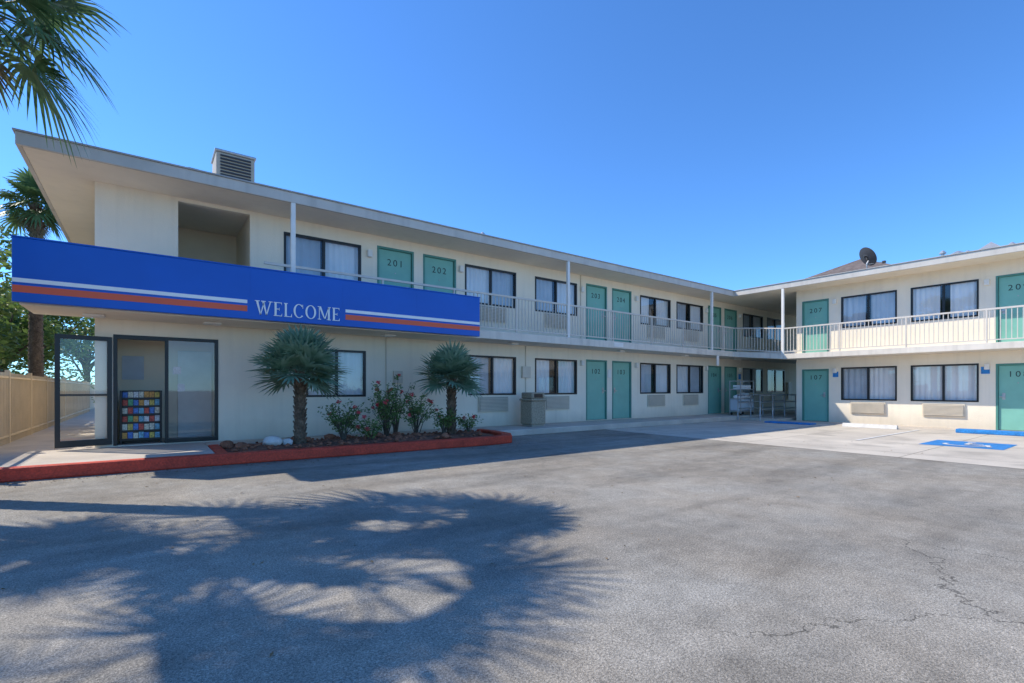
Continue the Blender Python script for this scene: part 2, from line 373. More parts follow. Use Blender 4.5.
boxes('rear_walls',[(-.78,-.64,12.145,22,ZA,5.04),(-.64,34,21.86,22,ZA,5.04),(33.86,34,12.145,21.86,ZA,5.04),
   (20.95,30,8.76,8.9,ZA-.02,5.04),(20.95,30,-8,-7.86,ZA-.02,5.04),(29.86,30,-7.86,8.76,ZA-.02,5.04)],'stucco',B)
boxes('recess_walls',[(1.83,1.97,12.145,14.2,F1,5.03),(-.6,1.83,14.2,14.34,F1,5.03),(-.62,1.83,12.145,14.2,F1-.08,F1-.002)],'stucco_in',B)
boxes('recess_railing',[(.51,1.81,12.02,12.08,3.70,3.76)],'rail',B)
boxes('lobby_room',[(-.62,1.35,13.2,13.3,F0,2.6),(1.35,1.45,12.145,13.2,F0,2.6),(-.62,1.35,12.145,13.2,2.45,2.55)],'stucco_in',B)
boxes('lobby_floor',[(-.62,1.35,12.145,13.2,0,.068)],'conc',B)
boxes('lobby_inner_door',[(.55,1.2,13.15,13.195,.07,2.0)],'white',B,.01)
boxes('lobby_poster',[(-.42,-.05,13.18,13.198,1.35,1.85)],'curtain2',B)
# roof
boxes('roof_deck',[(-1.60,34.5,10.97,23,5.062,5.22),(19.77,31,-9,10.97,5.062,5.22)],'roof',B)
boxes('soffit',[(-1.60,34.5,10.97,22.9,5.035,5.06),(19.77,30.9,-9,10.965,5.035,5.06)],'soffit',B)
boxes('fascia',[(-1.67,19.70,10.90,10.965,5.03,5.235),(-1.67,-1.605,10.968,23,5.03,5.235),(19.70,19.765,-9.0,10.96,5.03,5.235)],'fascia',B,.006)
boxes('drip_edge',[(-1.70,19.68,10.87,11.05,5.238,5.262),(-1.70,-1.50,11.052,23,5.238,5.262),(19.67,19.86,-9.0,11.052,5.238,5.262)],'drip',B)
mesh_raw('shingled_roof_rise',[(22.5,4.8,5.22),(31,4.8,5.22),(31,12.5,5.22),(22.5,12.5,5.22),(25.5,8.2,6.95),(28.5,8.2,6.95)],[(0,1,5,4),(1,2,5),(2,3,4,5),(3,0,4)],'shingle',B)
SB=2.50
boxes('balcony_slab',[(1.9,34,10.90,11.99,SB,F1),(-1.6,1.9,10.75,11.99,SB,F1),(20.8,30,8.92,10.898,SB,F1),(19.7,20.79,-8,8.9,2.31,G1)],'slab',B,.008)
mesh_raw('balcony_ramp',[(19.7,8.902,2.31),(20.79,8.902,2.31),(20.79,10.898,SB),(19.7,10.898,SB),(19.7,8.902,G1),(20.79,8.902,G1),(20.79,10.898,F1),(19.7,10.898,F1)],
   [(0,1,2,3),(4,7,6,5),(0,3,7,4),(1,5,6,2),(0,4,5,1),(3,2,6,7)],'slab',B)
boxes('canopy_ceiling',[(-1.6,7.0,10.76,11.99,2.478,2.497)],'soffit',B)
rb=[]
x=6.9
while x<19.7:
    rb.append((x-.009,x+.009,10.925,10.947,F1+.10,F1+.96)); x+=.115
rb+= [(1.9,19.72,10.915,10.957,F1+.96,F1+1.01),(1.9,19.72,10.92,10.952,F1+.07,F1+.10)]
for xx in [2.45,4.4,6.3,8.3,12.3,14.3,16.2,19.0]: rb.append((xx-.02,xx+.02,10.913,10.959,F1,F1+.97))
y=-7.9
while y<8.9:
    rb.append((19.725,19.747,y-.009,y+.009,G1+.10,G1+.96)); y+=.115
rb+= [(19.715,19.757,-8,8.9,G1+.96,G1+1.01),(19.72,19.752,-8,8.9,G1+.07,G1+.10)]
for yy in [7.0,5.1,3.2,1.2,-1,-3,-5,-7]: rb.append((19.713,19.759,yy-.02,yy+.02,G1,G1+.97))
boxes('balcony_railing',rb,'rail',B)
v=[];f=[]
def bar(a,b,r=.02):
    a=Vector(a);b=Vector(b); tube_into(v,f,[a,b],[r,r],6)
bar((19.736,8.9,G1+.985),(19.736,10.93,F1+.985),.024); bar((19.736,8.9,G1+.085),(19.736,10.93,F1+.085),.018)
y=9.0
while y<10.9:
    dz=(y-8.9)/2*.22; bar((19.736,y,G1+.09+dz),(19.736,y,G1+.98+dz),.010); y+=.115
mesh_raw('ramp_railing',v,f,'rail',B)
posts=[(x-.045,x+.045,10.905,10.985,SB if x>7 else 2.73,5.03) for x in (2.45,10.29,18.13)]+[(19.705,19.785,y-.045,y+.045,2.4,5.03) for y in (8.94,1.1,-6.7)]+[(27,27.09,10.905,10.985,SB,5.03)]
boxes('roof_posts',posts,'white',B,.006)
det=[]
for u in (11.9,14.75,19.4,22.2): det+= [FM.bx(u-.06,u+.06,0,.10,1.95,2.13)]
for u in (4.47,7.12,11.9,14.75,19.4,22.2): det+= [FM.bx(u-.06,u+.06,0,.10,4.45,4.63)]
for u in (7.53,3.36): det+= [FR.bx(u-.06,u+.06,0,.10,1.75,1.93),FR.bx(u-.06,u+.06,0,.10,4.35,4.53)]
det+= [(13.2,13.38,11.97,12.0,1.55,1.85)]
boxes('wall_lamps',det,'white',B,.015)
cd=[(4.9,4.93,11.97,12,.1,2.47),(9.45,9.48,11.97,12,.1,2.49),(9.3,9.62,11.92,12,1.5,1.85),(26.9,27.3,11.9,12,.6,1.5),(11.84,11.87,11.97,12,2.75,5.03),(5.1,5.35,11.94,11.999,1.3,1.62)]
boxes('conduit_and_panels',cd,'ac',B,.004)
boxes('balcony_notice',[(12.3,12.75,10.885,10.899,2.54,2.68),(18.4,18.55,10.88,10.899,2.1,2.5)],'white',B)
boxes('ceiling_lights',[(x,x+.3,11.3,11.6,2.44,2.477) for x in (-.9,.9,2.6,4.6)]+[(x,x+.25,11.4,11.6,2.45,2.499) for x in (8.5,13.2,17,21)],'white',B,.01)
boxes('accessible_door_signs',[FR.bx(3.3,3.5,0,.012,1.62,1.84),FR.bx(7.42,7.6,0,.012,1.6,1.8),(22.1,22.3,11.985,12,1.6,1.85)],'bluep',B)
fs=[]
for a,b,c,d in [(-.51,-.45,.07,2.19),(1.15,1.21,.07,2.19),(.29,.35,.07,2.19),(-.45,.29,2.11,2.19),(.35,1.15,2.13,2.19),(.35,1.15,.07,.15)]:
    fs.append(FM.bx(a,b,-.10,.012,c,d))
boxes('storefront_frame',fs,'black',B,.003)
mesh_raw('storefront_glass',[FM.p(.35,-.05,.15),FM.p(1.15,-.05,.15),FM.p(1.15,-.05,2.13),FM.p(.35,-.05,2.13)],[(0,1,2,3)],'glass',B)
boxes('push_sign',[(.50,.62,12.03,12.045,1.1,1.25),(.42,.56,12.03,12.045,1.45,1.6)],'whitep',B)
gd=empty('glass_entrance_door',(-.53,11.97,.1))
lf=[(0,.07,-.02,.02,0,2.03),(.73,.80,-.02,.02,0,2.03),(.07,.73,-.02,.02,0,.12),(.07,.73,-.02,.02,1.95,2.03),(.07,.73,-.045,-.02,.92,.96)]
o=boxes('leaf_frame',lf,'black'); g=mesh_raw('leaf_glass',[(.07,0,.12),(.73,0,.12),(.73,0,1.95),(.07,0,1.95)],[(0,1,2,3)],'glassc')
for q in (o,g): q.parent=gd
gd.rotation_euler=(0,0,math.radians(180+14))
gd.parent=B; gd.matrix_parent_inverse=Matrix.Translation(B.location).inverted()

# ------------------------------------------------------------------ sign
S=empty('welcome_sign',(2.6,10.6,3))
SY=10.60
boxes('sign_panel',[(-1.66,6.87,SY,SY+.12,2.5,3.49)],'blue',S,.01)
boxes('sign_edge_trim',[(-1.67,6.88,SY-.004,SY+.13,3.492,3.515)],'blue',S)
boxes('sign_panel_joints',[(x,x+.006,SY-.002,SY,2.51,3.48) for x in (-.1,1.6,3.37,5.1)],'blue',S)
boxes('white_stripes',[(-1.655,1.55,SY-.004,SY-.0005,2.80,2.865),(3.43,6.865,SY-.004,SY-.0005,2.80,2.865)],'signwhite',S)
boxes('red_stripes',[(-1.655,1.55,SY-.004,SY-.0005,2.645,2.755),(3.43,6.865,SY-.004,SY-.0005,2.645,2.755)],'red',S)
v=[];f=[]
def addpoly(pts,ox,sc,z0):
    i=len(v)
    for px,pz in pts: v.append((ox+px*sc,SY-.014,z0+pz*sc))
    for px,pz in pts: v.append((ox+px*sc,SY-.001,z0+pz*sc))
    n=len(pts); f.append(tuple(range(i,i+n)))
    for k in range(n): f.append((i+k,i+(k+1)%n,i+n+(k+1)%n,i+n+k))
def R4(x0,x1,z0,z1): return [(x0,z0),(x1,z0),(x1,z1),(x0,z1)]
T=.15; H=.06; SR=.05
def letter(ch):
    if ch=='E': return [R4(.06,.06+T,SR,1-SR),R4(0,.62,0,SR),R4(0,.60,1-SR,1),R4(.06+T,.42,.48,.48+H),[(.55,SR),(.62,SR),(.62,.22)],[(.54,1-SR),(.60,1-SR),(.60,.80)],R4(.40,.43,.40,.62)],.70
    if ch=='L': return [R4(.06,.06+T,SR,1-SR),R4(0,.60,0,SR),R4(0,.28,1-SR,1),[(.52,SR),(.60,SR),(.60,.26)]],.66
    if ch=='W': return [[(.08,1-SR),(.24,1-SR),(.44,.0),(.36,.0)],[(.36,0),(.44,0),(.68,.85),(.61,.85)],[(.52,1-SR),(.68,1-SR),(.88,0),(.80,0)],[(.80,0),(.88,0),(1.16,1-SR),(1.08,1-SR)],R4(0,.34,1-SR,1),R4(.44,.78,1-SR,1),R4(.98,1.28,1-SR,1)],1.30
    if ch=='M': return [R4(.10,.16,SR,1-SR),[(.10,1-SR),(.28,1-SR),(.62,.05),(.54,.05)],[(.54,.05),(.62,.05),(.92,1-SR),(.86,1-SR)],R4(.84,.84+T,SR,1-SR),R4(0,.27,0,SR),R4(.75,1.08,0,SR),R4(0,.27,1-SR,1),R4(.86,1.08,1-SR,1)],1.14
    if ch in 'OC':
        P=[];n=36; a0,a1=(0,2*math.pi) if ch=='O' else (math.radians(42),math.radians(318))
        for k in range(n):
            A=a0+(a1-a0)*k/n; Bn=a0+(a1-a0)*(k+1)/n
            q=lambda t,r:(.43+math.cos(t)*(.43-r*T),.5+math.sin(t)*(.515-r*SR))
            P.append([q(A,0),q(Bn,0),q(Bn,1),q(A,1)])
        if ch=='C': P.append(R4(.70,.74,.70,.99)); 
        return P,(.93 if ch=='O' else .86)
word='WELCOME'; tot=sum(letter(c)[1]+.07 for c in word)-.07
x0,x1=1.68,3.32; sc=(x1-x0)/tot; xx=0
for c in word:
    P,w=letter(c)
    for p in P: addpoly([(a+xx,b*1.12) for a,b in p],x0,sc,2.60)
    xx+=w+.07
mesh_raw('welcome_lettering',v,f,'signwhite',S)

# ------------------------------------------------------------------ grounds
plane('ground',-400,400,-400,400,ZA-.012,'ground')
plane('asphalt_parking_lot',-30,60,-40,11.0,ZA,'asphalt')
mesh_raw('concrete_apron',[(10.2,-30,ZA+.004),(30,-30,ZA+.004),(30,10.95,ZA+.004),(11.6,10.95,ZA+.004),(11.4,9.9,ZA+.004)],[(0,1,2,3,4)],'apron')
mesh_raw('wing_walkway',[(19.5,-9,ZA+.02),(20.8,-9,ZA+.02),(20.8,8.9,ZA+.02),(19.5,8.9,ZA+.02),(19.5,-9,ZA),(19.5,8.9,ZA)],[(0,1,2,3),(0,3,5,4)],'conc')
boxes('sidewalk',[(7.35,34,10.55,11.995,ZA,.05),(-6,.95,9.75,11.995,ZA,.05),(.95,7.35,11.2,11.995,ZA,.05)],'conc',None,.02)
o=prism('red_curb',[(-6,9.52),(.95,9.40),(6.3,9.15),(6.9,9.25),(7.2,9.7),(7.33,10.5),(7.33,11.2),(7.15,11.2),(7.12,10.5),(6.98,9.8),(6.75,9.45),(6.3,9.36),(.95,9.6),(-6,9.735)],ZA,.07,'kerb',None,.025)
prism('curb_return',[(.955,9.61),(1.12,9.60),(1.14,11.19),(.955,11.19)],ZA,.065,'kerb',o,.02)
v=[];f=[];nx,ny=60,20
for i in range(nx+1):
    for j in range(ny+1):
        x=1.13+(7.0-1.13)*i/nx; y0=9.58 if x<6.3 else 9.5+(x-6.3)*.9; y=y0+(11.2-y0)*j/ny
        e=min(i,nx-i,j,ny-j); v.append((x,y,.0+min(e,4)*.018+U(-.012,.012)))
for i in range(nx):
    for j in range(ny):
        a=i*(ny+1)+j; f.append((a,a+ny+1,a+ny+2,a+1))
mesh_raw('planting_bed_soil',v,f,'soil',None,True)
def rock_into(bm,c,r):
    mtx=Matrix.Translation(c)@Matrix.Rotation(U(0,6),4,'Z')@Matrix.Diagonal((r*U(.8,1.3),r*U(.8,1.3),r*U(.6,.9),1))
    g=bmesh.ops.create_icosphere(bm,subdivisions=2,radius=1,matrix=mtx)
    for q in g['verts']: q.co+= (q.co-Vector(c))*U(-.18,.18)
bm=bmesh.new()
for i in range(260):
    x=U(1.2,6.9); y=U(9.7,11.1); r=U(.02,.05) if R()<.88 else U(.06,.12)
    if y<9.62+max(0,(x-6.2)): continue
    rock_into(bm,(x,y,.06+r*.3),r)
me=bpy.data.meshes.new('lava_rocks'); bm.to_mesh(me); bm.free(); obj('lava_rocks',me,'rock')
bm=bmesh.new(); rock_into(bm,(1.95,10.35,.14),.16); rock_into(bm,(2.2,10.3,.11),.1)
me=bpy.data.meshes.new('white_boulder'); bm.to_mesh(me); bm.free(); obj('white_boulder',me,'stone',None,True)
v=[];f=[]
for i in range(900):
    if i<640: x=U(-5,7.2); y=9.38-abs(random.gauss(0,.22))-max(0,x-1)*.045
    else: x=U(-4,14); y=U(2.5,9)
    a=U(0,6.28); s=U(.010,.026); z0=ZA+.006
    c,sn=math.cos(a)*s,math.sin(a)*s; i0=len(v)
    v+= [(x-c,y-sn,z0),(x+sn*.4,y-c*.4,z0+U(0,.012)),(x+c,y+sn,z0+U(0,.01)),(x-sn*.4,y+c*.4,z0+U(0,.01))]; f.append((i0,i0+1,i0+2,i0+3))
mesh_raw('leaf_litter',v,f,'litter')
z=ZA+.008
bl=plane('accessible_parking_marking',14.2,15.8,2.05,3.45,z,'bluep')
v=[];f=[]
def seg(a,b,w=.08):
    a=Vector(a);b=Vector(b);d=(b-a).normalized();n=Vector((-d.y,d.x))*w/2
    i=len(v)
    for p in (a-n,a+n,b+n,b-n): v.append((p.x,p.y,z+.004+.0004*(i//4)))
    f.append((i,i+3,i+2,i+1))
for k in range(20):
    a=math.radians(-20+k*11); b2=math.radians(-20+(k+1)*11)
    cx,cy=14.85,2.75; seg((cx+.36*math.sin(a)*-1,cy+.36*math.cos(a)),(cx+.36*math.sin(b2)*-1,cy+.36*math.cos(b2)))
seg((15.3,2.75),(14.85,2.75)); seg((14.85,2.75),(14.8,2.4)); seg((14.8,2.4),(14.5,2.3)); seg((15.1,2.75),(15.1,2.5)); seg((15.48,2.75),(15.36,2.75),.14)
mesh_raw('wheelchair_symbol',v,f,'whitep',bl)
v=[];f=[]
for y in (-5.2,-2.5,.1,4.6,7.3): seg((14.0,y),(19.0,y),.08)
mesh_raw('stall_line_marking',v,f,'whitep')
boxes('blue_curb',[(18.75,19.1,.9,3.7,ZA+.005,ZA+.12)],'bluep',None,.02)
boxes('blue_curb',[(18.6,19.1,7.5,9.1,ZA+.005,ZA+.06)],'bluep',None,.02)
def wheelstop(x,y0,y1):
    p=[(x-.09,z),(x-.05,z+.12),(x+.05,z+.12),(x+.09,z)]
    vv=[(a,y0,b) for a,b in p]+[(a,y1,b) for a,b in p]
    mesh_raw('wheel_stop',vv,[(0,1,2,3),(7,6,5,4),(0,4,5,1),(1,5,6,2),(2,6,7,3),(3,7,4,0)],'stone')
wheelstop(18.9,5.1,6.6); wheelstop(18.9,-.6,-2.2)

# ------------------------------------------------------------------ street furniture etc.
tc=empty('trash_can',(9.2,11.3,.05))
boxes('body',[(8.93,9.47,11.03,11.57,.11,.80)],'can',tc,.03); boxes('base',[(8.97,9.43,11.07,11.53,.05,.108)],'acd',tc,.01)
boxes('lid',[(8.90,9.50,11.00,11.60,.802,.87),(8.95,9.45,11.05,11.55,.872,1.05)],'can',tc,.03)
boxes('flap',[(9.04,9.36,11.043,11.048,.90,1.01)],'black',tc)
lc=empty('laundry_cart',(20.2,10.7,.05))
cx0,cx1,cy0,cy1=19.75,20.85,10.62,11.12
boxes('tub',[(cx0+.02,cx1-.02,cy0+.02,cy1-.02,.24,.72)],'curtain2',lc,.03)
boxes('frame',[(a,a+.03,b,b+.03,.12,1.5) for a in (cx0,cx1-.03) for b in (cy0,cy1-.03)]+[(cx0+.03,cx1-.03,b,b+.03,c,c+.03) for b in (cy0,cy1-.03) for c in (.2,.74,1.12,1.47)]+[(a,a+.03,cy0+.03,cy1-.03,c,c+.03) for a in (cx0,cx1-.03) for c in (.2,.74,1.12,1.47)]+[(cx0+.03,cx1-.03,cy0+.03,cy1-.03,1.105,1.118)],'galv',lc)
bm=bmesh.new()
for i in range(10): rock_into(bm,(U(cx0+.15,cx1-.15),U(10.8,10.95),U(.72,.92)),U(.10,.16))
for i in range(5):
    for k in range(2):
        g=bmesh.ops.create_cube(bm,size=1,matrix=Matrix.Translation((cx0+.2+.18*i,10.87,1.165+.09*k+U(0,.02)))@Matrix.Diagonal((.165,.3,.08,1)))
me=bpy.data.meshes.new('linens'); bm.to_mesh(me); bm.free(); obj('linens',me,'signwhite',lc)
v=[];f=[]
for wx in (cx0+.08,cx1-.08):
    for wy in (cy0+.05,cy1-.05): tube_into(v,f,[(wx,wy-.02,.11),(wx,wy+.02,.11)],[.06,.06],12)
mesh_raw('wheels',v,f,'black',lc)
v=[];f=[]
for yy in (9.6,10.5):
    for zz in (.35,.62,.9): tube_into(v,f,[(19.3,yy,zz),(23.4,yy,zz)],[.024,.024],8)
    for k in range(5): 
        x=19.3+k*1.02; tube_into(v,f,[(x,yy,ZA),(x,yy,.9)],[.024,.024],8)
mesh_raw('ramp_handrail',v,f,'galv',None,True)
boxes('breezeway_ramp',[(19.6,30,9.1,10.54,ZA,-.02)],'conc')
sd=empty('satellite_dish',(20.6,6.45,5.26))
v=[];f=[]
tube_into(v,f,[(20.6,6.45,5.25),(20.6,6.45,5.62),(20.66,6.42,5.72)],[.03]*3,8); tube_into(v,f,[(20.62,6.40,5.6),(20.95,6.05,5.66)],[.012]*2,6)
mesh_raw('mast',v,f,'galv',sd)
v=[];f=[];D=Vector((.75,-.45,.5)).normalized(); a=D.cross(Vector((0,0,1))).normalized(); b=D.cross(a); c0=Vector((20.60,6.48,5.84))
v.append(tuple(c0))
for r in range(1,6):
    for k in range(28):
        rr=.36*r/5; an=2*math.pi*k/28; v.append(tuple(c0+(a*math.cos(an)*.92+b*math.sin(an))*rr+D*(rr*rr*.7)))
for k in range(28): f.append((0,1+k,1+(k+1)%28))
for r in range(4):
    for k in range(28): q=1+r*28; f.append((q+k,q+(k+1)%28,q+28+(k+1)%28,q+28+k))
mesh_raw('reflector',v,f,'dish',sd,True)
boxes('lnb',[(20.92,21.02,6.0,6.1,5.62,5.70)],'dish',sd,.01)
ec=empty('evaporative_cooler',(1.55,12.9,5.3))
boxes('cabinet',[(1.22,1.98,12.5,13.3,5.72,6.38)],'cooler',ec,.02)
boxes('lid',[(1.19,2.01,12.47,13.33,6.382,6.44)],'galv',ec,.02)
boxes('louvres',[(1.30,1.90,12.475,12.498,5.80+.07*i,5.835+.07*i) for i in range(8)],'dish',ec)
boxes('stand',[(1.24,1.28,12.55,12.6,5.22,5.72),(1.9,1.94,12.55,12.6,5.22,5.72),(1.24,1.28,13.2,13.25,5.22,5.72),(1.9,1.94,13.2,13.25,5.22,5.72)],'galv',ec)
v=[];f=[]; tube_into(v,f,[(1.22,12.9,6.0),(.75,12.9,6.02),(.6,12.7,5.9),(.6,12.7,5.22)],[.02]*4,6)
mesh_raw('water_pipe',v,f,'galv',ec)
for (x,y,h,r) in [(21.2,4.5,.42,.05),(21.3,3.9,.3,.07),(21.4,5.1,.25,.05),(21.4,2.9,.35,.06),(21.6,4.2,.4,.1),(8.2,12.5,.6,.05),(13.5,13,.5,.06)]:
    rv=empty('roof_vent',(x,y,5.22)); v=[];f=[]
    tube_into(v,f,[(x,y,5.2),(x,y,5.22+h)],[r,r],10); tube_into(v,f,[(x,y,5.22+h),(x,y,5.25+h),(x,y,5.33+h)],[r*1.9,r*1.9,r*.4],10)
    mesh_raw('pipe',v,f,'galv',rv)
x,y=21.6,3.4; mesh_raw('roof_turret_vent',[(x-.35,y-.35,5.22),(x+.35,y-.35,5.22),(x+.35,y+.35,5.22),(x-.35,y+.35,5.22),(x-.35,y-.35,5.52),(x+.35,y-.35,5.52),(x+.35,y+.35,5.52),(x-.35,y+.35,5.52),(x,y,5.85)],
  [(0,1,5,4),(1,2,6,5),(2,3,7,6),(3,0,4,7),(4,5,8),(5,6,8),(6,7,8),(7,4,8)],'galv')
br=empty('brochure_rack',(-.05,12.3,.07))
boxes('rack_frame',[(-.42,-.39,12.18,12.6,.07,1.12),(.22,.25,12.18,12.6,.07,1.12),(-.39,.22,12.58,12.6,.07,1.12)]+[(-.39,.22,12.18+.05*i,12.20+.05*i,.14+.16*i,.18+.16*i) for i in range(6)],'black',br)
cols=[(.75,.12,.08),(.12,.28,.7),(.85,.65,.15),(.15,.5,.25),(.85,.85,.83),(.85,.42,.10),(.85,.8,.62),(.25,.55,.7)]
bb=[[] for _ in cols]
for i in range(6):
    for k in range(7):
        xx=-.385+.086*k; bb[random.randrange(len(cols))].append((xx,xx+.078,12.19+.05*i,12.198+.05*i,.16+.16*i,.16+.16*i+U(.125,.145)))
for i,c in enumerate(cols):
    M['br%d'%i]=mat('brochure_%d'%i,c,.5,.3,40)
    if bb[i]: boxes('brochures_%d'%i,bb[i],'br%d'%i,br)

fp=empty('perimeter_fence',(-2.4,15,0))
boxes('block_wall',[(-2.75,-2.6,10.2,40,ZA,1.35),(-2.79,-2.56,10.2,40,1.352,1.42)],'block',fp,.01)
fb=[];y=10.3
while y<34:
    fb.append((-2.42,-2.395,y-.012,y+.012,ZA,1.50)); y+=.13
fb+= [(-2.43,-2.385,10.2,34,1.38,1.42),(-2.43,-2.385,10.2,34,.12,.16)]+[(-2.45,-2.37,yy-.04,yy+.04,ZA,1.56) for yy in (10.25,12.6,15,17.5,20,24,28,32)]
boxes('pickets',fb,'fence',fp)
plane('side_walk_path',-2.6,-.78,12,40,ZA+.1,'conc')

# ------------------------------------------------------------------ vegetation
def frond(V,F,VP,FP,o,d,petL,rad,nl,droop,arc=140,wf=1.0):
    o=Vector(o); d=Vector(d).normalized(); G=Vector((0,0,-1))
    side=d.cross(Vector((0,0,1)))
    if side.length<.1: side=Vector((math.cos(U(0,6)),math.sin(U(0,6)),0))
    side.normalize(); up=side.cross(d).normalized()
    tw=U(-.5,.5); side,up=(side*math.cos(tw)+up*math.sin(tw)),(up*math.cos(tw)-side*math.sin(tw))
    p0=o; p1=o+d*petL*.5+G*petL*.03; c=o+d*petL+G*petL*.12*droop*2
    tube_into(VP,FP,[p0,p1,c],[rad*.022,rad*.016,rad*.012],4,False)
    d2=(c-p1).normalized(); fold=U(.15,.4)
    for k in range(nl):
        a=math.radians(-arc+2*arc*k/(nl-1)+U(-2,2))
        L=rad*(.72+.28*math.cos(a*.6))*U(.92,1.05)
        dr=(d2*math.cos(a)+side*math.sin(a)+up*fold*abs(math.sin(a))).normalized()
        wd=(dr.cross(up)).normalized()
        w=L*math.radians(2*arc/(nl-1))*.42*wf
        pts=[];n=5
        for s in range(n):
            t=(0,.30,.58,.82,1)[s]
            sag=droop*L*(.55*max(0,t-.35)**1.5*2.0)
            pts.append((c+dr*L*t*(1-.12*droop*t)+G*sag,(0.10,.95,.85,.45,.0)[s]*w*.62))
        i=len(V)
        for p,ww in pts[:-1]: V.append(tuple(p-wd*ww)); V.append(tuple(p+wd*ww))
        V.append(tuple(pts[-1][0]))
        for s in range(n-2): F.append((i+2*s,i+2*s+1,i+2*s+3,i+2*s+2))
        F.append((i+2*(n-2),i+2*(n-2)+1,i+2*(n-1)))
def palm(name,x,y,z0,zc,tr,nf,petL,rad,nl,lm,droop=.6,elmin=-45,dead=0,lean=(0,0),wf=1.0,arc=140):
    P=empty(name,(x,y,z0))
    V=[];F=[];VP=[];FP=[]
    cx,cy=x+lean[0],y+lean[1]
    for i in range(nf):
        t=(i+.5)/nf; el=math.radians(elmin+(85-elmin)*(t**.8)); az=i*2.39996+U(-.3,.3)
        d=(math.cos(az)*math.cos(el),math.sin(az)*math.cos(el),math.sin(el))
        frond(V,F,VP,FP,(cx,cy,zc),d,petL*U(.8,1.15),rad*U(.85,1.1),nl,droop*U(.6,1.3),wf=wf,arc=arc)
    mesh_raw('crown_fronds',V,F,lm,P); mesh_raw('petioles',VP,FP,lm,P)
    if dead:
        V=[];F=[];VP=[];FP=[]
        for i in range(dead):
            az=U(0,6.28); el=math.radians(U(-80,-50)); d=(math.cos(az)*math.cos(el),math.sin(az)*math.cos(el),math.sin(el))
            frond(V,F,VP,FP,(cx,cy,zc-.1-U(0,.5)),d,petL*.5,rad*.6,nl,droop*.8,100)
        mesh_raw('dead_fronds',V,F,'deadfrond',P); mesh_raw('dead_petioles',VP,FP,'deadfrond',P)
    pts=[];rd=[];n=max(10,int((zc-z0)/.07))
    for i in range(n+1):
        t=i/n; pts.append((x+lean[0]*t**1.3,y+lean[1]*t**1.3,z0+(zc-z0)*t)); rd.append(tr*(1.25-.3*t if t<.9 else .98)*(1.10 if i%2 else .93)*U(.96,1.04))
    tube('trunk',pts,rd,'bark',P,14)
    V=[];F=[]; nb=int((zc-z0)*70) if zc<3 else 60
    for i in range(nb):
        t=i/nb
        zz=z0+(zc-z0)*(t if zc<3 else .8+.2*t); az=i*2.4; r=tr*1.12
        lx=x+lean[0]*((zz-z0)/(zc-z0))**1.3; ly=y+lean[1]*((zz-z0)/(zc-z0))**1.3
        tube_into(V,F,[(lx+math.cos(az)*r*.8,ly+math.sin(az)*r*.8,zz-.03),(lx+math.cos(az)*r*1.35,ly+math.sin(az)*r*1.35,zz+.06)],[.028,.012],5)
    mesh_raw('leaf_bases',V,F,'bark',P)
    return P
palm('fan_palm_tree',2.45,10.35,.03,1.50,.085,54,.44,.60,24,'fan',.22,-32)
palm('fan_palm_tree',5.95,10.45,.03,1.40,.085,44,.42,.58,24,'fan',.28,-32)
palm('tall_palm_tree',-2.25,8.65,ZA,5.80,.15,29,.74,.90,26,'fanbig',.75,-50,2,lean=(.62,0),wf=.72,arc=118)
palm('tall_palm_tree',-3.15,8.0,ZA,6.4,.15,13,.85,.98,22,'fanbig',.5,-15,0,wf=.62,arc=100)
palm('tall_palm_tree',-4.2,9.7,ZA,6.4,.16,15,.85,.95,22,'fanbig',.55,-20,0,wf=.62,arc=105)
palm('tall_palm_tree',-4.5,7.1,ZA,6.0,.16,15,.9,.95,22,'fanbig',.55,-20,0,wf=.62,arc=105)
palm('tall_palm_tree',-5.9,10.6,ZA,6.9,.16,16,.9,.95,22,'fanbig',.55,-20,0,wf=.62,arc=105)
palm('tall_palm_tree',-3.15,24,ZA,7.7,.17,34,.66,.72,22,'fanbig',.6,-50,10)
boxes('palm_planter_curb',[(-3.4,-1.95,7.5,7.62,ZA,.03),(-3.4,-1.95,9.1,9.22,ZA,.03)],'kerb')
def leafcloud(V,F,c,rx,ry,rz,n,s,shell=.55):
    for i in range(n):
        while True:
            p=Vector((U(-1,1),U(-1,1),U(-1,1)))
            if shell*.6<p.length<1: break
        p=Vector((c[0]+p.x*rx,c[1]+p.y*ry,c[2]+p.z*rz))
        a=Vector((U(-1,1),U(-1,1),U(-.6,.6))).normalized(); b=a.cross(Vector((U(-1,1),U(-1,1),U(-1,1)))).normalized()
        L=s*U(.7,1.3); w=L*.42
        i0=len(V); V.extend([tuple(p-a*L*.5),tuple(p+b*w*.5),tuple(p+a*L*.5),tuple(p-b*w*.5)]); F.append((i0,i0+1,i0+2,i0+3))
def bush(name,x,y,r,h,n,flowers=0,leafn=650):
    P=empty(name,(x,y,.05)); V=[];F=[];VL=[];FL=[];VF=[];FF=[]
    for i in range(n):
        az=U(0,6.28); rr=r*U(.2,1); hx=h*U(.45,1.1)
        tip=Vector((x+math.cos(az)*rr,y+math.sin(az)*rr,.05+hx)); mid=Vector((x+math.cos(az)*rr*.35,y+math.sin(az)*rr*.35,.05+hx*.5))
        tube_into(V,F,[(x+U(-.05,.05),y+U(-.05,.05),.03),mid,tip],[.012,.009,.004],5,False)
        for k in range(3):
            q=mid.lerp(tip,(k+1)/3.0); cr=.08+.05*R()
            leafcloud(VL,FL,(q.x+U(-.07,.07),q.y+U(-.07,.07),q.z),cr,cr,cr*.9,leafn//(n*3),.065,.1)
        if i<flowers:
            leafcloud(VF,FF,tip+Vector((0,-.06,.06)),.045,.045,.04,30,.055,.1)
    mesh_raw('stems',V,F,'wood',P); mesh_raw('leaves',VL,FL,'rose',P)
    if VF: mesh_raw('flowers',VF,FF,'petal',P)
